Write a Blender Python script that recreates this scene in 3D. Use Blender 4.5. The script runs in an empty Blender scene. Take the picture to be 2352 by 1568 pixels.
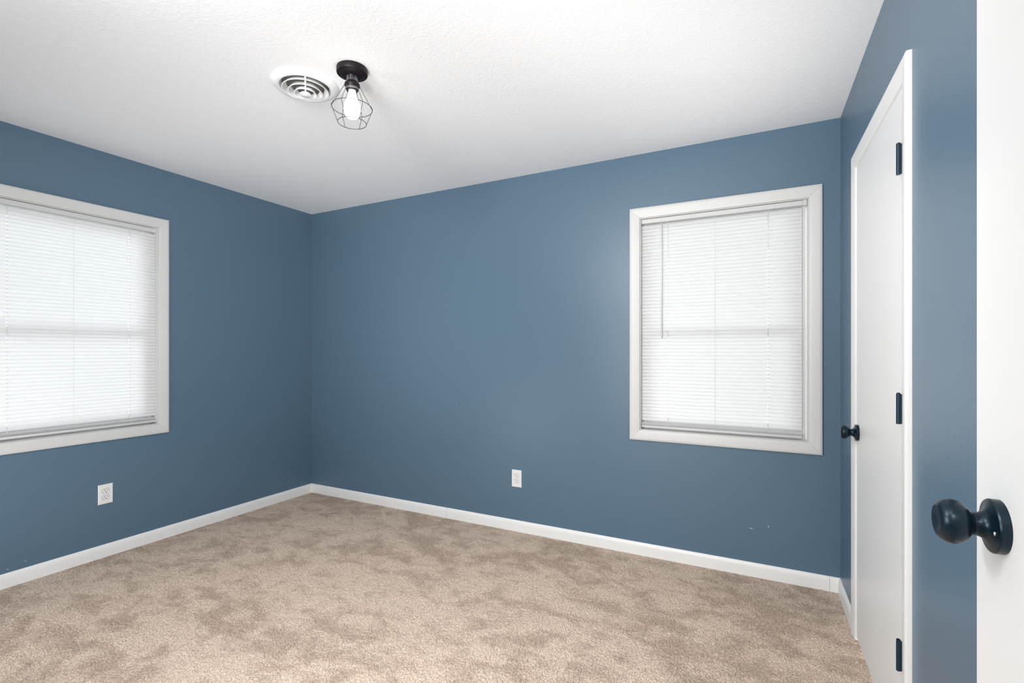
import bpy, bmesh, math, random
import numpy as np
from math import pi, sin, cos, tan, radians
from mathutils import Vector, Matrix

random.seed(4)
sc = bpy.context.scene
col = sc.collection

# ---------------------------------------------------------------- camera
H = 2.44                                   # ceiling height
cam_data = bpy.data.cameras.new('camera')
cam_data.sensor_fit = 'HORIZONTAL'
cam_data.sensor_width = 36.0
cam_data.lens = 36.0 * 1117.9 / 2352
cam_data.shift_y = (804.2 - 784) / 2352
cam_data.clip_start = 0.02
cam = bpy.data.objects.new('camera', cam_data)
cam.location = (3.5314, -2.9958, 1.2449)
cam.rotation_euler = (pi / 2, 0, 0.47669)
col.objects.link(cam)
sc.camera = cam

# ---------------------------------------------------------------- world, lights, exposure
sc.view_settings.view_transform = 'Standard'
sc.view_settings.look = 'None'
sc.view_settings.exposure = 0.02
sc.view_settings.gamma = 1.0
sc.view_settings.use_curve_mapping = False
sc.cycles.use_denoising = True
sc.cycles.max_bounces = 10
sc.cycles.diffuse_bounces = 6
sc.cycles.transparent_max_bounces = 12
sc.cycles.sample_clamp_indirect = 6.0

world = bpy.data.worlds.new('overcast_sky')
sc.world = world
world.use_nodes = True
bgn = world.node_tree.nodes['Background']
bgn.inputs['Color'].default_value = (0.97, 0.985, 1.0, 1)
bgn.inputs['Strength'].default_value = 3.35

def area_light(name, loc, target, size, power, color=(1, 1, 1), spread=180):
    d = bpy.data.lights.new(name, 'AREA')
    d.shape = 'DISK'
    d.size = size
    d.energy = power
    d.color = color
    d.spread = radians(spread)
    o = bpy.data.objects.new(name, d)
    o.location = loc
    v = Vector(target) - Vector(loc)
    o.rotation_euler = v.to_track_quat('-Z', 'Y').to_euler()
    col.objects.link(o)
    return o

# added fill lights, unseen along the doorway wall, to even out the room's brightness
area_light('flash_umbrella', (2.35, -2.85, 2.1), (1.6, -0.5, 0.9), 0.6, 40)
area_light('flash_softbox', (2.6, -2.85, 1.2), (2.7, -0.2, 0.0), 0.6, 18, spread=160)
area_light('flash_low', (2.5, -2.85, 0.7), (1.0, 0.0, 0.3), 0.6, 11)
area_light('flash_bounce_left', (0.8, -2.85, 0.4), (0.6, -0.8, H), 0.4, 12)
area_light('flash_bounce_right', (2.9, -2.85, 0.3), (3.35, -0.8, H), 0.25, 4.6, spread=58)
area_light('flash_bounce_far', (2.6, -2.85, 0.3), (0.6, 0.0, H), 0.25, 4.2, spread=62)
area_light('flash_high', (3.2, -2.82, 2.15), (2.8, -1.0, 2.25), 0.3, 7)
# added fill light in the hallway behind the camera, no fixture there
area_light('hall_lamp', (3.3, -3.75, 2.40), (3.3, -3.7, 0), 0.30, 20, (1.0, 0.97, 0.93))

# ---------------------------------------------------------------- materials
def mat(name, color, rough=0.5, spec=0.5, metal=0.0):
    m = bpy.data.materials.new(name)
    m.use_nodes = True
    b = m.node_tree.nodes['Principled BSDF']
    b.inputs['Base Color'].default_value = (*color, 1)
    b.inputs['Roughness'].default_value = rough
    b.inputs['Specular IOR Level'].default_value = spec
    b.inputs['Metallic'].default_value = metal
    return m

def nodes(m):
    return m.node_tree.nodes, m.node_tree.links, m.node_tree.nodes['Principled BSDF']

def add_bump(m, scale, dist, detail=2.0, strength=1.0, rough=0.5):
    n, l, b = nodes(m)
    tc = n.new('ShaderNodeNewGeometry')
    t = n.new('ShaderNodeTexNoise')
    t.inputs['Scale'].default_value = scale
    t.inputs['Detail'].default_value = detail
    t.inputs['Roughness'].default_value = rough
    bp = n.new('ShaderNodeBump')
    bp.inputs['Strength'].default_value = strength
    bp.inputs['Distance'].default_value = dist
    l.new(tc.outputs['Position'], t.inputs['Vector'])
    l.new(t.outputs['Fac'], bp.inputs['Height'])
    l.new(bp.outputs['Normal'], b.inputs['Normal'])
    return t, bp

M = {}
M['blue'] = mat('blue_eggshell_paint', (0.098, 0.166, 0.233), 0.37, 0.5)
add_bump(M['blue'], 190, 0.0006, 2, 0.5)
def paint_chips(m, spots, radius, color):
    """a few small chips and scuffs at fixed places on the wall"""
    n, l, b = nodes(m)
    geo = n.new('ShaderNodeNewGeometry')
    prev = None
    for p in spots:
        d = n.new('ShaderNodeVectorMath'); d.operation = 'DISTANCE'
        d.inputs[1].default_value = p
        l.new(geo.outputs['Position'], d.inputs[0])
        c = n.new('ShaderNodeMath'); c.operation = 'LESS_THAN'; c.inputs[1].default_value = radius
        l.new(d.outputs['Value'], c.inputs[0])
        if prev is None:
            prev = c.outputs[0]
        else:
            x = n.new('ShaderNodeMath'); x.operation = 'MAXIMUM'
            l.new(prev, x.inputs[0]); l.new(c.outputs[0], x.inputs[1]); prev = x.outputs[0]
    mx = n.new('ShaderNodeMix'); mx.data_type = 'RGBA'
    mx.inputs['A'].default_value = b.inputs['Base Color'].default_value[:]
    mx.inputs['B'].default_value = (*color, 1)
    l.new(prev, mx.inputs['Factor'])
    l.new(mx.outputs['Result'], b.inputs['Base Color'])
paint_chips(M['blue'], [(3.467, 0, 0.263), (3.472, 0, 0.261), (3.477, 0, 0.261), (3.556, 0, 0.288), (3.556, 0, 0.282),
                        (1.476, 0, 2.094), (1.523, 0, 0.855), (0, -1.868, 0.110), (0, -1.939, 0.094)], 0.0028, (0.42, 0.47, 0.50))
M['ceiling'] = mat('ceiling_paint', (0.90, 0.90, 0.90), 0.9, 0.15)
add_bump(M['ceiling'], 85, 0.0035, 3, 0.36, 0.55)
M['trim'] = mat('trim_paint', (0.64, 0.635, 0.622), 0.38, 0.5)
add_bump(M['trim'], 60, 0.0004, 2, 0.3)
M['door'] = mat('door_paint', (0.80, 0.80, 0.795), 0.40, 0.5)
M['closet_door'] = mat('closet_door_paint', (0.84, 0.84, 0.83), 0.40, 0.5)
add_bump(M['closet_door'], 45, 0.0005, 2, 0.3)
M['baseboard'] = mat('baseboard_paint', (0.85, 0.845, 0.83), 0.38, 0.5)
add_bump(M['door'], 45, 0.0005, 2, 0.3)
M['plate'] = mat('outlet_plastic', (0.82, 0.82, 0.80), 0.3, 0.5)
M['slot'] = mat('outlet_slot', (0.05, 0.05, 0.05), 0.6, 0.3)
M['rail'] = mat('blind_rail_metal', (0.62, 0.62, 0.615), 0.35, 0.4)
M['vinyl'] = mat('window_vinyl', (0.84, 0.84, 0.85), 0.35, 0.5)
M['black'] = mat('black_metal', (0.002, 0.008, 0.015), 0.31, 0.40, 0.0)
M['black'].node_tree.nodes['Principled BSDF'].inputs['Specular Tint'].default_value = (0.62, 0.84, 1.0, 1)
M['navy'] = mat('dark_hinge_metal', (0.006, 0.022, 0.040), 0.33, 0.4, 0.0)
M['bronze'] = mat('dark_bronze', (0.009, 0.006, 0.007), 0.45, 0.25, 0.0)
M['cage'] = mat('cage_wire', (0.035, 0.033, 0.034), 0.4, 0.5, 0.3)
M['knurl'] = mat('knurl_metal', (0.62, 0.62, 0.66), 0.25, 0.5, 1.0)
M['vent'] = mat('vent_enamel', (0.84, 0.84, 0.84), 0.35, 0.5)
M['duct'] = mat('duct_metal', (0.42, 0.41, 0.40), 0.35, 0.5, 0.5)
n_, l_, b_ = nodes(M['duct'])
_t, _bp = add_bump(M['duct'], 90, 0.004, 3, 0.8)
M['hall'] = mat('hall_paint', (0.75, 0.74, 0.71), 0.6, 0.3)
M['ground'] = mat('outdoor_ground', (0.30, 0.29, 0.27), 0.95, 0.1)
add_bump(M['ground'], 20, 0.01, 3, 0.6)
M['brass'] = mat('screw_metal', (0.45, 0.46, 0.48), 0.3, 0.5, 1.0)

def emission(name, color, strength):
    m = bpy.data.materials.new(name)
    m.use_nodes = True
    n, l = m.node_tree.nodes, m.node_tree.links
    n.clear()
    e = n.new('ShaderNodeEmission')
    e.inputs['Color'].default_value = (*color, 1)
    e.inputs['Strength'].default_value = strength
    o = n.new('ShaderNodeOutputMaterial')
    l.new(e.outputs[0], o.inputs['Surface'])
    return m
M['bulb'] = emission('lit_bulb', (1.0, 0.97, 0.92), 7.0)

def slat_material():
    m = bpy.data.materials.new('blind_vinyl')
    m.use_nodes = True
    n, l = m.node_tree.nodes, m.node_tree.links
    n.clear()
    d = n.new('ShaderNodeBsdfDiffuse'); d.inputs['Color'].default_value = (0.84, 0.84, 0.835, 1)
    t = n.new('ShaderNodeBsdfTranslucent'); t.inputs['Color'].default_value = (0.86, 0.86, 0.85, 1)
    x = n.new('ShaderNodeMixShader'); x.inputs[0].default_value = 0.36
    g = n.new('ShaderNodeBsdfGlossy'); g.inputs['Roughness'].default_value = 0.45
    x2 = n.new('ShaderNodeMixShader'); x2.inputs[0].default_value = 0.04
    o = n.new('ShaderNodeOutputMaterial')
    l.new(d.outputs[0], x.inputs[1]); l.new(t.outputs[0], x.inputs[2])
    l.new(x.outputs[0], x2.inputs[1]); l.new(g.outputs[0], x2.inputs[2])
    l.new(x2.outputs[0], o.inputs['Surface'])
    return m
M['slat'] = slat_material()

def glass_material(name, tint=(0.9, 0.92, 0.92)):
    m = bpy.data.materials.new(name)
    m.use_nodes = True
    n, l = m.node_tree.nodes, m.node_tree.links
    n.clear()
    t = n.new('ShaderNodeBsdfTransparent'); t.inputs['Color'].default_value = (*tint, 1)
    g = n.new('ShaderNodeBsdfGlossy'); g.inputs['Roughness'].default_value = 0.02
    f = n.new('ShaderNodeFresnel'); f.inputs['IOR'].default_value = 1.45
    x = n.new('ShaderNodeMixShader')
    o = n.new('ShaderNodeOutputMaterial')
    l.new(f.outputs[0], x.inputs[0]); l.new(t.outputs[0], x.inputs[1]); l.new(g.outputs[0], x.inputs[2])
    l.new(x.outputs[0], o.inputs['Surface'])
    return m
M['glass'] = glass_material('window_glass')
M['wand'] = mat('clear_wand_plastic', (0.60, 0.60, 0.60), 0.25, 0.5)

def carpet_material():
    m = mat('beige_cut_pile_carpet', (0.5, 0.4, 0.32), 0.95, 0.1)
    n, l, b = nodes(m)
    geo = n.new('ShaderNodeNewGeometry')
    def noise(scale, detail, rough, dist=0.0, vec=None):
        t = n.new('ShaderNodeTexNoise')
        t.inputs['Scale'].default_value = scale; t.inputs['Detail'].default_value = detail
        t.inputs['Roughness'].default_value = rough; t.inputs['Distortion'].default_value = dist
        l.new(vec or geo.outputs['Position'], t.inputs['Vector'])
        return t.outputs['Fac']
    def remap(fac, a, b_, c, d):
        r = n.new('ShaderNodeMapRange')
        for k, v in (('From Min', a), ('From Max', b_), ('To Min', c), ('To Max', d)):
            r.inputs[k].default_value = v
        l.new(fac, r.inputs['Value'])
        return r.outputs['Result']
    def mathn(op, x, y):
        r = n.new('ShaderNodeMath'); r.operation = op
        for k, v in enumerate((x, y)):
            if isinstance(v, (int, float)): r.inputs[k].default_value = v
            else: l.new(v, r.inputs[k])
        return r.outputs[0]
    # pile brushed one way or the other, its lay shade put into the colour: broad sweeps broken up by foot-sized blotches
    mp = n.new('ShaderNodeMapping'); mp.inputs['Rotation'].default_value = (0, 0, 0.65); mp.inputs['Scale'].default_value = (1.0, 1.45, 1.0)
    l.new(geo.outputs['Position'], mp.inputs['Vector'])
    sweep = remap(noise(1.35, 2.0, 0.5, 0.4, mp.outputs[0]), 0.36, 0.64, 0.0, 1.0)
    blotch = remap(noise(6.0, 9.0, 0.66, 0.40, mp.outputs[0]), 0.38, 0.60, 0.0, 1.0)
    lay = mathn('ADD', mathn('MULTIPLY', sweep, 0.40), mathn('MULTIPLY', blotch, 0.60))
    r1 = n.new('ShaderNodeValToRGB')
    e = r1.color_ramp.elements
    e[0].position = 0.26; e[0].color = CARPET_DARK
    e[1].position = 0.68; e[1].color = CARPET_LIGHT
    l.new(lay, r1.inputs[0])
    # tufts: a cell per yarn end, gap shade painted between, plus yarn grain
    vo = n.new('ShaderNodeTexVoronoi'); vo.feature = 'F1'; vo.inputs['Scale'].default_value = 215
    wob = n.new('ShaderNodeTexNoise'); wob.inputs['Scale'].default_value = 90; wob.inputs['Detail'].default_value = 2
    l.new(geo.outputs['Position'], wob.inputs['Vector'])
    va = n.new('ShaderNodeVectorMath'); va.operation = 'MULTIPLY_ADD'
    va.inputs[1].default_value = (0.012, 0.012, 0.012)
    l.new(wob.outputs['Color'], va.inputs[0]); l.new(geo.outputs['Position'], va.inputs[2])
    l.new(va.outputs[0], vo.inputs['Vector'])
    tuft = remap(vo.outputs['Distance'], 0.15, 0.75, 1.0, 0.0)
    grain = noise(300, 3.0, 0.7)
    height = mathn('ADD', mathn('MULTIPLY', tuft, 0.5), mathn('MULTIPLY', grain, 0.9))
    shade = remap(height, 0.45, 1.0, TUFT_LO, TUFT_HI)
    # gap shade and yarn tone multiplied into the lay colour
    mx = n.new('ShaderNodeMix'); mx.data_type = 'RGBA'; mx.blend_type = 'MULTIPLY'; mx.inputs['Factor'].default_value = 1.0
    l.new(r1.outputs['Color'], mx.inputs['A']); l.new(shade, mx.inputs['B'])
    l.new(mx.outputs['Result'], b.inputs['Base Color'])
    return m
CARPET_DARK, CARPET_LIGHT = (0.505, 0.395, 0.315, 1), (0.685, 0.553, 0.452, 1)
TUFT_LO, TUFT_HI = 0.64, 1.20
TUFT_STEP, TUFT_AMP = 0.0020, 0.0023
M['carpet'] = carpet_material()

# ---------------------------------------------------------------- mesh helpers
def new():
    return bmesh.new()

def box(bm, x0, x1, y0, y1, z0, z1, bevel=0.0, seg=2):
    vs = [bm.verts.new(p) for p in ((x0, y0, z0), (x1, y0, z0), (x1, y1, z0), (x0, y1, z0),
                                    (x0, y0, z1), (x1, y0, z1), (x1, y1, z1), (x0, y1, z1))]
    fs = [bm.faces.new([vs[i] for i in q]) for q in ((0, 3, 2, 1), (4, 5, 6, 7), (0, 1, 5, 4),
                                                    (1, 2, 6, 5), (2, 3, 7, 6), (3, 0, 4, 7))]
    if bevel:
        es = list({e for f in fs for e in f.edges})
        bmesh.ops.bevel(bm, geom=es, offset=bevel, segments=seg, affect='EDGES', profile=0.5)

def prism(bm, prof_a, prof_b):
    """closed solid between two end polygons of equal length"""
    a = [bm.verts.new(p) for p in prof_a]
    b = [bm.verts.new(p) for p in prof_b]
    k = len(a)
    for i in range(k):
        j = (i + 1) % k
        bm.faces.new((a[i], a[j], b[j], b[i]))
    bm.faces.new(a[::-1]); bm.faces.new(b)

def lathe(bm, prof, axis='Z', seg=48, center=(0, 0, 0), cap=False):
    """prof: list of (radius, position along the axis)"""
    rings = []
    cx, cy, cz = center
    def place(r, s, t):
        if axis == 'Z':
            return (cx + r * cos(t), cy + r * sin(t), cz + s)
        return (cx + s, cy + r * cos(t), cz + r * sin(t))       # axis X
    for r, s in prof:
        if r < 1e-6:
            rings.append([bm.verts.new(place(0, s, 0))])
        else:
            rings.append([bm.verts.new(place(r, s, 2 * pi * k / seg)) for k in range(seg)])
    for A, B in zip(rings, rings[1:]):
        if len(A) == 1 and len(B) == 1:
            continue
        for k in range(seg):
            j = (k + 1) % seg
            if len(A) == 1:
                bm.faces.new((A[0], B[k], B[j]))
            elif len(B) == 1:
                bm.faces.new((A[k], B[0], A[j]))
            else:
                bm.faces.new((A[k], B[k], B[j], A[j]))
    if cap:
        for R in (rings[0], rings[-1]):
            if len(R) > 1:
                bm.faces.new(R)

def tube(bm, pts, r, seg=8, closed=False):
    pts = [Vector(p) for p in pts]
    k = len(pts)
    rings = []
    ref = Vector((0.31, 0.17, 0.93)).normalized()
    for i, p in enumerate(pts):
        if closed:
            t = (pts[(i + 1) % k] - pts[i - 1]).normalized()
        else:
            t = (pts[min(i + 1, k - 1)] - pts[max(i - 1, 0)]).normalized()
        a = t.cross(ref).normalized(); b = t.cross(a)
        rings.append([bm.verts.new(p + r * (cos(2 * pi * q / seg) * a + sin(2 * pi * q / seg) * b)) for q in range(seg)])
    n = k if closed else k - 1
    for i in range(n):
        A, B = rings[i], rings[(i + 1) % k]
        for q in range(seg):
            w = (q + 1) % seg
            bm.faces.new((A[q], A[w], B[w], B[q]))
    if not closed:
        bm.faces.new(rings[0][::-1]); bm.faces.new(rings[-1])

def obj(name, bm, material, parent=None, smooth=None):
    bmesh.ops.recalc_face_normals(bm, faces=bm.faces[:])
    me = bpy.data.meshes.new(name)
    bm.to_mesh(me); bm.free()
    me.materials.append(material)
    if smooth is not None:
        me.shade_smooth()
        me.set_sharp_from_angle(angle=radians(smooth))
    o = bpy.data.objects.new(name, me)
    col.objects.link(o)
    if parent:
        o.parent = parent
    return o

def empty(name, loc=(0, 0, 0), rz=0.0):
    o = bpy.data.objects.new(name, None)
    o.empty_display_size = 0.1
    o.location = loc
    o.rotation_euler = (0, 0, rz)
    col.objects.link(o)
    return o

def tag(o, label=None, cat=None, group=None, kind=None):
    if label: o['label'] = label
    if cat: o['category'] = cat
    if group: o['group'] = group
    if kind: o['kind'] = kind
    return o

def struct(o, label, cat):
    return tag(o, label, cat, kind='structure')

# ---------------------------------------------------------------- room shell
W = 3.8838                                  # width of the far wall
ANG = 0.0149                                # the right wall is a little out of square
T = 0.115                                   # wall thickness
FRONT = -2.915                              # inner face of the doorway wall
HALL = -4.25

Z0, Z1 = 0.760, 2.049                       # window openings, inside the casing
BW0, BW1 = 2.863, 3.744                     # far-wall opening (x)
LW0, LW1 = -2.101, -1.222                   # left-wall opening (y)

def wall_with_hole(bm, a0, a1, h0, h1, z0, z1, place):
    for (p, q, s, t) in ((a0, h0, 0, H), (h1, a1, 0, H), (h0, h1, 0, z0), (h0, h1, z1, H)):
        place(bm, p, q, s, t)

bm = new()
wall_with_hole(bm, -T, W + T, BW0, BW1, Z0, Z1, lambda b, p, q, s, t: box(b, p, q, 0, T, s, t))
struct(obj('wall_back', bm, M['blue']), 'blue far wall with the smaller-looking window and an outlet', 'wall')
bm = new()
wall_with_hole(bm, HALL, 0, LW0, LW1, Z0, Z1, lambda b, p, q, s, t: box(b, -T, 0, p, q, s, t))
struct(obj('wall_left', bm, M['blue']), 'blue left wall with a window cut off by the picture edge', 'wall')

# right wall: local frame x = into the room, y = along the wall away from the far corner
RW = dict(loc=(W, 0, 0), rz=pi + ANG)
def at_right(o):
    o.location = RW['loc']; o.rotation_euler = (0, 0, RW['rz'])
    return o
CD0, CD1, CDT = 0.460, 1.205, 2.030         # closet doorway along the wall, and its height
RLEN = -FRONT
bm = new()
for (p, q, s, t) in ((-T, CD0, 0, H), (CD1, RLEN + 0.2, 0, H), (CD0, CD1, CDT, H)):
    box(bm, -T, 0, p, q, s, t)
struct(at_right(obj('wall_right', bm, M['blue'])), 'blue right wall around the closed white closet door', 'wall')

# doorway wall (behind the picture), the camera stands in its opening
DW0, DW1 = 2.985, 3.815
bm = new()
for (p, q, s, t) in ((0, DW0, 0, H), (DW1, W + 0.06, 0, H), (DW0, DW1, 2.05, H)):
    box(bm, p, q, FRONT - T, FRONT, s, t)
struct(obj('wall_front', bm, M['blue']), 'blue wall holding the doorway the camera stands in', 'wall')
bm = new()
box(bm, 0, 5.2, HALL - T, HALL, 0, H)
struct(obj('wall_hall', bm, M['hall']), 'pale hallway wall behind the camera', 'wall')
bm = new()
box(bm, 5.2, 5.2 + T, HALL - T, FRONT - T, 0, H)
box(bm, W + 0.06, 5.2, FRONT - T, FRONT, 0, H)
struct(obj('wall_hall_side', bm, M['hall']), 'pale end wall of the hallway', 'wall')

# ceiling with the round opening of the air vent
VX, VY = 1.699, -1.474
bm = new()
outer = [bm.verts.new(p) for p in ((-T, HALL - T, H), (5.2 + T, HALL - T, H), (5.2 + T, T, H), (-T, T, H))]
inner = [bm.verts.new((VX + 0.102 * cos(2 * pi * k / 48), VY + 0.102 * sin(2 * pi * k / 48), H)) for k in range(48)]
es = [bm.edges.new((R[i], R[(i + 1) % len(R)])) for R in (outer, inner) for i in range(len(R))]
bmesh.ops.triangle_fill(bm, edges=es, use_beauty=True, normal=(0, 0, -1))
top = [bm.verts.new(v.co + Vector((0, 0, 0.1))) for v in outer]
bm.faces.new(top)
for i in range(4):
    j = (i + 1) % 4
    bm.faces.new((outer[i], outer[j], top[j], top[i]))
struct(obj('ceiling', bm, M['ceiling']), 'white textured ceiling over the whole room', 'ceiling')

# carpet: a sheet of real tufts, so that the pile shows its own gaps and tips
def carpet_sheet(name, x0, x1, y0, y1, step, amp, seed):
    rng = np.random.default_rng(seed)
    nx, ny = int((x1 - x0) / step) + 1, int((y1 - y0) / step) + 1
    gx, gy = np.meshgrid(np.linspace(x0, x1, nx), np.linspace(y0, y1, ny))
    def blur(a, k=2.0):
        a = (np.roll(a, 1, 0) + k * a + np.roll(a, -1, 0)) / (k + 2)
        return (np.roll(a, 1, 1) + k * a + np.roll(a, -1, 1)) / (k + 2)
    h = blur(rng.normal(size=(ny, nx)), 5.0)
    h = h / h.std()
    soft = blur(blur(blur(blur(rng.normal(size=(ny, nx))))))
    h = 0.92 * h + 0.30 * soft / soft.std()
    h = np.clip(h, -2.2, 1.5)
    jit = 0.28 * step
    co = np.stack([gx + rng.uniform(-jit, jit, gx.shape), gy + rng.uniform(-jit, jit, gx.shape), amp * h - 0.6 * amp], -1)
    co[:, 0, 0] = x0; co[:, -1, 0] = x1; co[0, :, 1] = y0; co[-1, :, 1] = y1
    idx = np.arange(nx * ny).reshape(ny, nx)
    quads = np.stack([idx[:-1, :-1], idx[:-1, 1:], idx[1:, 1:], idx[1:, :-1]], -1).reshape(-1)
    nf = (nx - 1) * (ny - 1)
    me = bpy.data.meshes.new(name)
    me.vertices.add(nx * ny); me.vertices.foreach_set('co', co.astype(np.float32).reshape(-1))
    me.loops.add(nf * 4); me.loops.foreach_set('vertex_index', quads.astype(np.int32))
    me.polygons.add(nf); me.polygons.foreach_set('loop_start', np.arange(0, nf * 4, 4, dtype=np.int32))
    me.update(calc_edges=True)
    me.shade_smooth()
    me.materials.append(M['carpet'])
    o = bpy.data.objects.new(name, me)
    col.objects.link(o)
    return o
struct(carpet_sheet('floor', 0, W + 0.02, FRONT, 0, TUFT_STEP, TUFT_AMP, 11), 'beige cut-pile carpet covering the whole floor', 'carpet')
bm = new()
box(bm, -T, 5.2 + T, HALL - T, T, -0.10, -0.014)
struct(obj('floor_slab', bm, M['hall']), 'plain floor under the carpet and out in the hallway', 'floor')

# baseboards
BB = [(0, 0), (0.0125, 0), (0.0125, 0.050), (0.0110, 0.062), (0.0070, 0.071), (0.0020, 0.0755), (0, 0.0755)]
def base_x(bm, x0, x1, m0=0, m1=0):          # along the far wall; m: mitre sign at an inside corner
    prism(bm, [(x0 + m0 * o, -o, z) for o, z in BB], [(x1 - m1 * o, -o, z) for o, z in BB])
def base_y(bm, x, s, y0, y1, m0=0, m1=0):
    prism(bm, [(x + s * o, y0 + m0 * o, z) for o, z in BB], [(x + s * o, y1 - m1 * o, z) for o, z in BB])
bm = new()
base_x(bm, 0, 1.4405, 1, 0)
base_x(bm, 1.4425, 3.835, 0, 0)
base_x(bm, 3.836, W, 0, 1)
struct(obj('baseboard_back', bm, M['baseboard'], smooth=25), 'white baseboard along the far wall', 'baseboard')
bm = new()
base_y(bm, 0, 1, FRONT, 0, 0, 1)
struct(obj('baseboard_left', bm, M['baseboard'], smooth=25), 'white baseboard along the left wall', 'baseboard')
bm = new()
for (p, q, m0) in ((0.0, CD0 - 0.060, 1), (CD1 + 0.060, RLEN, 0)):
    prism(bm, [(o, p + m0 * o, z) for o, z in BB], [(o, q, z) for o, z in BB])
struct(at_right(obj('baseboard_right', bm, M['baseboard'], smooth=25)), 'short white baseboard beside the closet door casing', 'baseboard')

# ---------------------------------------------------------------- casings
CW = 0.061
CP = [(0.0, 0.0), (0.0, 0.0085), (0.003, 0.0100), (0.018, 0.0118), (0.046, 0.0150), (0.056, 0.0155), (0.0600, 0.0135), (CW, 0.009), (CW, 0.0)]
G = 0.00035                                   # hairline at the mitres
def casing_frame(parent, a0, a1, z0, z1, place, sides, paint='trim'):
    """mitred boards round an opening; place(a, off, z) gives local coordinates"""
    for side in sides:
        bm = new()
        if side == 'top':
            A = [place(a0 - s + G, h, z1 + s) for s, h in CP]; B = [place(a1 + s - G, h, z1 + s) for s, h in CP]
        elif side == 'bottom':
            A = [place(a0 - s + G, h, z0 - s) for s, h in CP]; B = [place(a1 + s - G, h, z0 - s) for s, h in CP]
        elif side == 'low':
            if z0 is None: lo = lambda s: 0.0
            else: lo = lambda s: z0 - s + G
            A = [place(a0 - s, h, lo(s)) for s, h in CP]; B = [place(a0 - s, h, z1 + s - G) for s, h in CP]
        else:
            if z0 is None: lo = lambda s: 0.0
            else: lo = lambda s: z0 - s + G
            A = [place(a1 + s, h, lo(s)) for s, h in CP]; B = [place(a1 + s, h, z1 + s - G) for s, h in CP]
        prism(bm, A, B)
        obj('casing_board', bm, M[paint], parent, smooth=30)

# ---------------------------------------------------------------- windows and blinds
def frame_boxes(bm, u0, u1, z0, z1, d0, d1, w, wb=None, wt=None):
    wb = wb or w; wt = wt or w
    box(bm, u0, u0 + w, d0, d1, z0, z1); box(bm, u1 - w, u1, d0, d1, z0, z1)
    box(bm, u0 + w, u1 - w, d0, d1, z0, z0 + wb); box(bm, u0 + w, u1 - w, d0, d1, z1 - wt, z1)

def make_window(name, rz, u0, u1, label):
    root = struct(empty(name, (0, 0, 0), rz), label, 'window')
    casing_frame(root, u0, u1, Z0, Z1, lambda a, h, z: (a, -h, z), ('top', 'bottom', 'low', 'high'))
    e = 0.0005
    bm = new(); frame_boxes(bm, u0 + e, u1 - e, Z0 + e, Z1 - e, 0.0, 0.062, 0.004)
    obj('jamb_liner', bm, M['trim'], root)
    bm = new(); frame_boxes(bm, u0 + e, u1 - e, Z0 + e, Z1 - e, 0.062, 0.125, 0.030)
    box(bm, u1 - 0.026, u1 - 0.016, 0.055, 0.062, Z0 + 0.004, Z1 - 0.004)
    box(bm, u0 + 0.016, u0 + 0.026, 0.055, 0.062, Z0 + 0.004, Z1 - 0.004)
    obj('window_frame', bm, M['vinyl'], root)
    zm = 1.352
    for nm, a, b, d in (('lower_sash', Z0 + 0.031, zm + 0.022, 0.068), ('upper_sash', zm - 0.022, Z1 - 0.031, 0.095)):
        bm = new(); frame_boxes(bm, u0 + 0.031, u1 - 0.031, a, b, d, d + 0.025, 0.040)
        s = obj(nm, bm, M['vinyl'], root)
        bm = new(); box(bm, u0 + 0.069, u1 - 0.069, d + 0.010, d + 0.014, a + 0.038, b - 0.038)
        obj('pane', bm, M['glass'], s)
    return root

make_window('window_1', pi / 2, LW0, LW1, 'white-cased window in the left wall, cut off by the picture edge')
make_window('window_2', 0.0, BW0, BW1, 'white-cased window in the far wall near the closet door')

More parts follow.
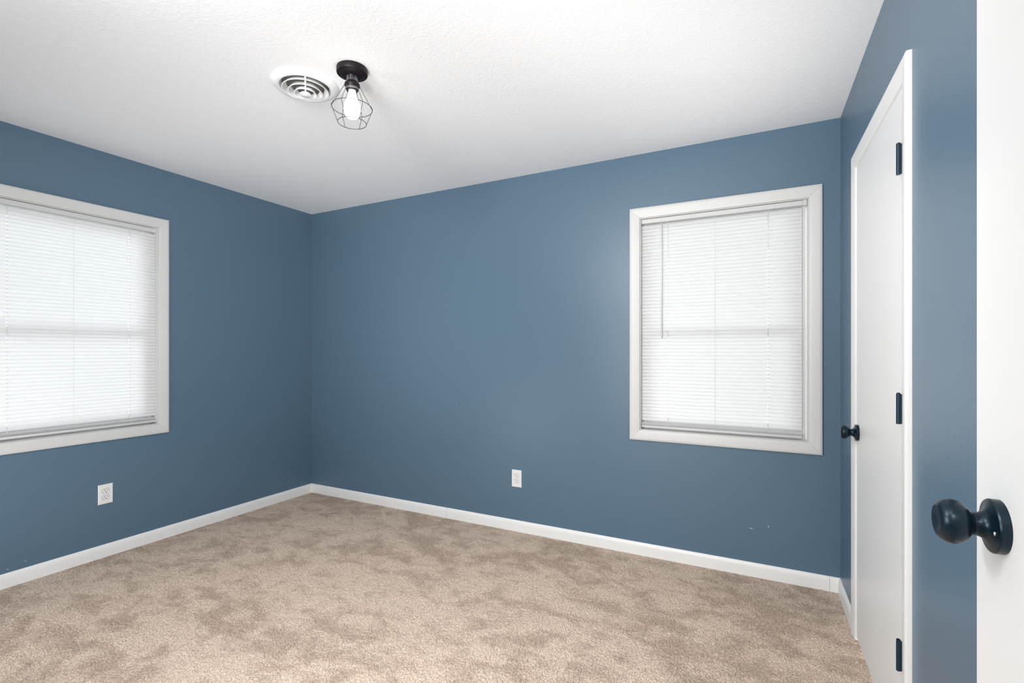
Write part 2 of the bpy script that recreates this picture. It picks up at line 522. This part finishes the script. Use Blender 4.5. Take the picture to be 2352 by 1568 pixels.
def make_blind(rz, u0, u1, h0, h1, ladders, wand, label):
    """u0..u1 slats, h0..h1 headrail"""
    root = tag(empty('mini_blind', (0, 0, 0), rz), label, 'blind', 'closed white mini blinds')
    dc = 0.030
    bm = new()
    box(bm, h0 + 0.004, h1 - 0.020, dc - 0.016, dc + 0.013, 2.0175, 2.0425, 0.0012)
    obj('headrail', bm, M['rail'], root)
    for a, b in ((h0, h0 + 0.0035), (h1 - 0.0195, h1)):
        bm = new(); box(bm, a, b, dc - 0.0175, dc + 0.016, 2.0165, 2.0440, 0.0010)
        obj('headrail_bracket', bm, M['rail'], root)
    # slats: one mesh, slots at the outer ladders
    bm = new()
    pitch, chord, tilt = 0.02085, 0.0254, radians(66)
    zt = 2.008
    count = int((zt - 0.812) / pitch)
    us = [u0]
    for la in (ladders[0], ladders[2]):
        us += [la - 0.0032, la + 0.0032]
    us.append(u1)
    K = 6
    def slat(zc, tl):
        rows = []
        for i in range(K + 1):
            t = (i / K - 0.5) * chord
            bow = 0.0022 * (1 - (2 * i / K - 1) ** 2)
            z = zc + t * sin(tl) + bow * cos(tl)
            d = dc + t * cos(tl) - bow * sin(tl)
            rows.append([bm.verts.new((u, d, z)) for u in us])
        for i in range(K):
            for j in range(len(us) - 1):
                if j in (1, 3) and i in (2, 3):
                    continue
                bm.faces.new((rows[i][j], rows[i][j + 1], rows[i + 1][j + 1], rows[i + 1][j]))
    zc = zt
    for q in range(count):
        zc = zt - pitch * (q + 0.5)
        slat(zc, tilt + radians(random.uniform(-1.2, 1.2)))
    for k in range(4):                                            # slats gathered on the bottom rail
        slat(0.7915 + 0.0042 * k, radians(7))
    o = obj('slats', bm, M['slat'], root, smooth=60)
    bm = new()
    box(bm, u0, u1, dc - 0.0125, dc + 0.0125, 0.774, 0.788, 0.003)
    br = obj('bottom_rail', bm, M['rail'], root, smooth=40)
    for la in ladders:
        bm = new(); lathe(bm, [(0, 0), (0.004, 0), (0.004, 0.0016), (0, 0.0016)], 'Z', 12, (la, dc - 0.004, 0.7722))
        obj('cord_button', bm, M['rail'], br)
    for k, la in enumerate(ladders):
        bm = new()
        r = 0.0009 if k != 1 else 0.0006
        off = 0.5 * chord * cos(tilt) + 0.0026
        tube(bm, [(la, dc - off, 2.018), (la, dc - off, 0.789)], r, 6)
        tube(bm, [(la, dc + off, 2.018), (la, dc + off, 0.789)], r, 6)
        obj('ladder_cord', bm, M['slat'], root)
    if wand is not None:
        bm = new()
        tube(bm, [(wand, dc - 0.022, 1.993), (wand, dc - 0.022, 1.318)], 0.0041, 6)
        w = obj('tilt_wand', bm, M['wand'], root)
        bm = new()
        tube(bm, [(wand, dc - 0.014, 2.022), (wand, dc - 0.021, 2.018), (wand, dc - 0.022, 2.006), (wand, dc - 0.022, 1.990)], 0.0016, 6)
        obj('wand_hook', bm, M['wand'], w)
    return root

make_blind(pi / 2, LW0 + 0.006, LW1 - 0.005, LW0 + 0.006, LW1 - 0.005, (-1.934, -1.655, -1.374), None,
           'closed white mini blind in the left wall window')
make_blind(0.0, 2.868, 3.714, 2.868, 3.737, (3.024, 3.285, 3.554), 2.988,
           'closed white mini blind with a tilt wand in the far wall window')

# unseen slab added over the far-wall window to cut its sky light
bm = new(); box(bm, -T - 0.6, W + 0.9, T + 0.02, T + 2.3, 2.24, 2.32)
struct(obj('roof_eaves', bm, M['hall']), 'roof overhang outside above the far wall window', 'roof')

bm = new(); box(bm, -3.0, W + 3.0, T + 0.02, T + 6.0, -0.55, -0.45)  # unseen dim slab added to cut light from below on the far window
struct(obj('ground', bm, M['ground']), 'ground outside behind the far wall', 'ground')

# ---------------------------------------------------------------- closet door (right wall)
tr = struct(at_right(empty('trim_1')), 'white casing around the closet door', 'door casing')
casing_frame(tr, CD0, CD1, None, CDT, lambda a, h, z: (h, a, z), ('top', 'low', 'high'), 'baseboard')
bm = new()
J = 0.004
box(bm, -T, 0.0, CD0, CD0 + J, 0, CDT); box(bm, -T, 0.0, CD1 - J, CD1, 0, CDT)
box(bm, -T, 0.0, CD0 + J, CD1 - J, CDT - J, CDT)
box(bm, -0.075, -0.035, CD0 + J, CD0 + J + 0.012, 0, CDT - J); box(bm, -0.075, -0.035, CD1 - J - 0.012, CD1 - J, 0, CDT - J)
box(bm, -0.075, -0.035, CD0 + J + 0.012, CD1 - J - 0.012, CDT - J - 0.012, CDT - J)
obj('jamb', bm, M['baseboard'], tr)

cd = struct(at_right(empty('door_1')), 'closed white closet door with a dark round knob', 'door')
bm = new()
box(bm, -0.030, 0.004, CD0 + J + 0.003, CD1 - J - 0.003, 0.018, CDT - J - 0.003, 0.0015)
obj('door_slab', bm, M['closet_door'], cd)

def hinge(parent, w, z0, z1, o, r, leaf):
    bm = new()
    lathe(bm, [(0, z0), (r, z0), (r, z1), (0, z1)], 'Z', 20, (o, w, 0))
    h = obj('hinge', bm, M['navy'], parent, smooth=40)
    bm = new()                                                   # knuckle joints and pin head
    for k in range(1, 5):
        z = z0 + (z1 - z0) * k / 5
        lathe(bm, [(r - 0.001, z - 0.0006), (r + 0.0003, z - 0.0004), (r + 0.0003, z + 0.0004), (r - 0.001, z + 0.0006)], 'Z', 20, (o, w, 0))
    lathe(bm, [(0, z1 + 0.004), (r * 0.75, z1 + 0.0025), (r * 0.8, z1), (0, z1)], 'Z', 16, (o, w, 0))
    obj('hinge_pin', bm, M['black'], h, smooth=40)
    bm = new()
    box(bm, 0.006, o, w + 0.001, w + leaf, z0 + 0.001, z1 - 0.001, 0.0006)
    obj('hinge_leaf', bm, M['navy'], h)
for z0, z1 in ((1.762, 1.853), (1.028, 1.117), (0.302, 0.392)):
    hinge(cd, 1.1985, z0, z1, 0.0165, 0.0058, 0.0045)

def door_knob(parent, o0, w, z, k=1.0):
    """round knob whose axis points into the room from the door face at offset o0"""
    def L(name, prof, par, material, seg=64, smooth=35):
        bm = new()
        lathe(bm, [(r * k, s * k) for r, s in prof], 'X', seg, (o0, w, z))
        return obj(name, bm, material, par, smooth)
    knob = L('door_knob', [(0.0, 0.028), (0.0150, 0.028), (0.0165, 0.0315), (0.0205, 0.0335), (0.0245, 0.0372), (0.0272, 0.0420), (0.0283, 0.0470),
                           (0.0280, 0.0520), (0.0262, 0.0572), (0.0232, 0.0612), (0.0205, 0.0634), (0.0196, 0.0636),
                           (0.0188, 0.0640), (0.0160, 0.0637), (0.0100, 0.0622), (0.0, 0.0612)], parent, M['black'])
    L('rose', [(0.0, 0.0), (0.0335, 0.0), (0.0337, 0.0095), (0.0325, 0.0112), (0.0290, 0.0122), (0.0225, 0.0138), (0.0178, 0.0170),
               (0.0150, 0.0215), (0.0140, 0.0260), (0.0140, 0.0300), (0.0, 0.0300)], knob, M['black'])
    bm = new()
    lathe(bm, [(0, 0.0), (0.0026 * k, 0.0), (0.0030 * k, 0.0010 * k), (0.0020 * k, 0.0022 * k), (0, 0.0020 * k)], 'X', 16,
          (o0 + 0.0128 * k, w + 0.0240 * k, z - 0.0030 * k))
    obj('rose_screw', bm, M['brass'], knob, 40)
    return knob
door_knob(cd, 0.004, 0.502, 0.897)

# ---------------------------------------------------------------- open entry door, standing against the right wall
ed = struct(at_right(empty('door_2')), 'open white entry door with a large dark knob at the right picture edge', 'door')
OF = 0.117
bm = new()
box(bm, OF - 0.035, OF, 2.0856, 2.885, 0.015, 2.040, 0.0015)
obj('door_slab', bm, M['door'], ed)
door_knob(ed, OF, 2.161, 1.0210)
def back_knob():
    bm = new()
    lathe(bm, [(0, 0), (0.033, 0), (0.033, -0.009), (0.024, -0.014), (0.014, -0.02), (0.014, -0.028), (0.024, -0.036), (0.0275, -0.048), (0.022, -0.060), (0, -0.062)],
          'X', 40, (OF - 0.035, 2.161, 1.0210))
    obj('rear_knob', bm, M['black'], ed, 35)
back_knob()
tr2 = struct(empty('trim_2'), 'white frame of the doorway the camera stands in', 'door casing')
bm = new()
box(bm, DW0, DW0 + 0.012, FRONT - T, FRONT, 0, 2.05); box(bm, DW1 - 0.012, DW1, FRONT - T, FRONT, 0, 2.05)
box(bm, DW0 + 0.012, DW1 - 0.012, FRONT - T, FRONT, 2.038, 2.05)
obj('jamb', bm, M['trim'], tr2)
bm = new(); box(bm, DW0 - 0.055, DW0 + 0.004, FRONT, FRONT + 0.012, 0, 2.10)
obj('casing_board', bm, M['trim'], tr2)

# ---------------------------------------------------------------- outlets
def outlet(loc, rz, label):
    """local frame: x along the wall, -y into the room"""
    root = tag(empty('wall_outlet', loc, rz), label, 'outlet', 'duplex wall outlets')
    w, h = 0.0375, 0.0590
    bm = new()
    a = [(-w, 0, -h), (w, 0, -h), (w, 0, h), (-w, 0, h)]
    b = [(-w, -0.0025, -h), (w, -0.0025, -h), (w, -0.0025, h), (-w, -0.0025, h)]
    c = [(x * 0.90, -0.0058, z * 0.94) for x, _, z in a]
    prism(bm, a, b)
    prism(bm, b, c)
    obj('cover_plate', bm, M['plate'], root)
    for zc in (0.0195, -0.0195):
        bm = new()
        ring = []
        R, cut = 0.0172, 0.0136
        for k in range(40):
            t = 2 * pi * k / 40
            ring.append((R * cos(t), max(-cut, min(cut, R * sin(t)))))
        prism(bm, [(x, -0.0057, zc + z) for x, z in ring], [(x * 0.97, -0.0082, zc + z * 0.97) for x, z in ring])
        rc = obj('receptacle', bm, M['plate'], root, 30)
        bm = new()
        prism(bm, [(x * 1.07, -0.0056, zc + z * 1.07) for x, z in ring], [(x * 1.07, -0.00605, zc + z * 1.07) for x, z in ring])
        obj('receptacle_gap', bm, M['slot'], rc)
        bm = new()
        box(bm, -0.0076, -0.0052, -0.0086, -0.0078, zc + 0.0000, zc + 0.0085)
        box(bm, 0.0052, 0.0076, -0.0086, -0.0078, zc + 0.0010, zc + 0.0078)
        n0 = len(bm.verts)
        lathe(bm, [(0, 0), (0.0027, 0), (0.0027, 0.0008), (0, 0.0008)], 'X', 14, (0, 0, 0))
        bm.verts.ensure_lookup_table()
        for v in bm.verts[n0:]:
            v.co = Vector((v.co.y, -0.0078 - v.co.x, zc - 0.0068 + v.co.z))
        obj('socket_holes', bm, M['slot'], rc)
    bm = new()
    lathe(bm, [(0, 0), (0.0032, 0), (0.0030, 0.0010), (0, 0.0013)], 'X', 16, (0, 0, 0))
    for v in bm.verts:
        v.co = Vector((v.co.y, -0.0057 - v.co.x, v.co.z))
    obj('plate_screw', bm, M['plate'], root, 40)
    return root
outlet((0.0, -1.5105, 0.378), pi / 2, 'white duplex outlet low on the left wall below its window')
outlet((2.0215, 0.0, 0.362), 0.0, 'white duplex outlet low in the middle of the far wall')

# ---------------------------------------------------------------- ceiling air vent
vent = tag(empty('ceiling_vent', (VX, VY, H)), 'round white ceiling air vent with stepped rings beside the cage light', 'vent')
bm = new()
lathe(bm, [(0.100, 0.000), (0.142, -0.0005), (0.1425, -0.0030), (0.137, -0.0085), (0.126, -0.0155), (0.116, -0.0190), (0.110, -0.0185), (0.1045, -0.0130), (0.1015, 0.0)], 'Z', 72)
obj('flange', bm, M['vent'], vent, 40)
# stepped cones: outer radius at the top, flaring out and down
for r0, z0, r1, z1 in ((0.080, -0.006, 0.0985, -0.026), (0.058, -0.016, 0.0730, -0.034), (0.036, -0.024, 0.0480, -0.041)):
    bm = new()
    lathe(bm, [(r0, z0), (r0 + 0.004, z0 - 0.003), (r1 - 0.004, z1 + 0.0025), (r1, z1 + 0.0005), (r1 + 0.0005, z1 - 0.0012), (r1 - 0.003, z1 - 0.0018),
               (r0 + 0.003, z0 - 0.0075), (r0 - 0.001, z0 - 0.0025), (r0, z0)], 'Z', 72)
    obj('cone_ring', bm, M['vent'], vent, 40)
bm = new()
lathe(bm, [(0.0, -0.030), (0.016, -0.034), (0.025, -0.043), (0.027, -0.0465), (0.024, -0.0480), (0.015, -0.0470), (0.011, -0.0490), (0.0, -0.0500)], 'Z', 48)
obj('center_cap', bm, M['vent'], vent, 40)
bm = new()
va = math.atan2(-2.9958 - VY, 3.5314 - VX)
for t in (va - 0.02, va + pi):
    a, b = Vector((cos(t), sin(t), 0)), Vector((-sin(t), cos(t), 0))
    P = [a * 0.010 + Vector((0, 0, -0.046)), a * 0.103 + Vector((0, 0, -0.0185)), a * 0.103 + Vector((0, 0, -0.0035)), a * 0.010 + Vector((0, 0, -0.031))]
    prism(bm, [p - b * 0.0034 for p in P], [p + b * 0.0034 for p in P])
obj('cross_bar', bm, M['vent'], vent)
bm = new()
lathe(bm, [(0.1018, 0.0), (0.1018, 0.28), (0.0, 0.28)], 'Z', 48)
obj('duct', bm, M['duct'], vent, 40)

# ---------------------------------------------------------------- cage ceiling light
LX, LY = 1.979, -1.470
lamp = tag(empty('ceiling_light', (LX, LY, H)), 'black flush ceiling light with an open wire cage and glowing bulb', 'ceiling light')
bm = new()
lathe(bm, [(0.0, 0.0), (0.0630, 0.0), (0.0635, -0.004), (0.0635, -0.020), (0.0620, -0.0235), (0.0585, -0.0250), (0.0520, -0.0255), (0.0480, -0.0275),
           (0.0440, -0.0295), (0.0300, -0.0305), (0.0, -0.0305)], 'Z', 72)
obj('canopy', bm, M['bronze'], lamp, 30)
bm = new()
lathe(bm, [(0.0, -0.030), (0.0210, -0.030), (0.0215, -0.034), (0.0215, -0.056), (0.0240, -0.060), (0.0300, -0.0635), (0.0315, -0.068), (0.0310, -0.076),
           (0.0270, -0.082), (0.0245, -0.092), (0.0215, -0.0945), (0.0, -0.0945)], 'Z', 48)
sk = obj('socket', bm, M['bronze'], lamp, 35)
bm = new()
def studs(rows, r_of, z0, dz, n):
    for i in range(rows):
        z = z0 - dz * i; r = r_of(i)
        for k in range(n):
            t = 2 * pi * (k + 0.5 * (i % 2) * 0) / n
            a, b = Vector((cos(t), sin(t), 0)), Vector((-sin(t), cos(t), 0))
            w = pi * r / n * 0.66; h = dz * 0.33
            P = [a * r - b * w + Vector((0, 0, z - h)), a * r + b * w + Vector((0, 0, z - h)), a * r + b * w + Vector((0, 0, z + h)), a * r - b * w + Vector((0, 0, z + h))]
            Q = [p + a * 0.0012 + (a * r + Vector((0, 0, z)) - p) * 0.35 for p in P]
            prism(bm, P, Q)
studs(5, lambda i: 0.0212, -0.0345, 0.0046, 24)
obj('knurled_band', bm, M['knurl'], sk)
bm = new()
studs(2, lambda i: 0.0262 - 0.0010 * i, -0.0835, 0.0046, 24)
obj('knurled_band', bm, M['knurl'], sk)
# wire cage
bm = new()
R1, z1c, R2, z2c, R0, z0c = 0.083, 2.274 - H, 0.058, 2.210 - H, 0.0300, -0.0700
wr = 0.0013
for R, zz in ((R1, z1c), (R2, z2c)):
    tube(bm, [(R * cos(2 * pi * k / 64), R * sin(2 * pi * k / 64), zz) for k in range(64)], wr, 8, True)
PH = radians(-14.5)
for k in range(6):
    t = PH + 2 * pi * k / 6
    tube(bm, [(R0 * cos(t), R0 * sin(t), z0c), (R1 * cos(t), R1 * sin(t), z1c)], wr * 0.85, 8)
    tube(bm, [(R1 * cos(t), R1 * sin(t), z1c), (R2 * cos(t), R2 * sin(t), z2c)], wr * 0.85, 8)
obj('wire_cage', bm, M['cage'], lamp, 60)
bm = new()
lathe(bm, [(0.0, -0.092), (0.0140, -0.093), (0.0150, -0.102), (0.0180, -0.116), (0.0255, -0.135), (0.0325, -0.155), (0.0345, -0.170), (0.0335, -0.186),
           (0.0285, -0.199), (0.0190, -0.208), (0.0080, -0.212), (0.0, -0.2125)], 'Z', 40)
obj('bulb', bm, M['bulb'], lamp, 60)
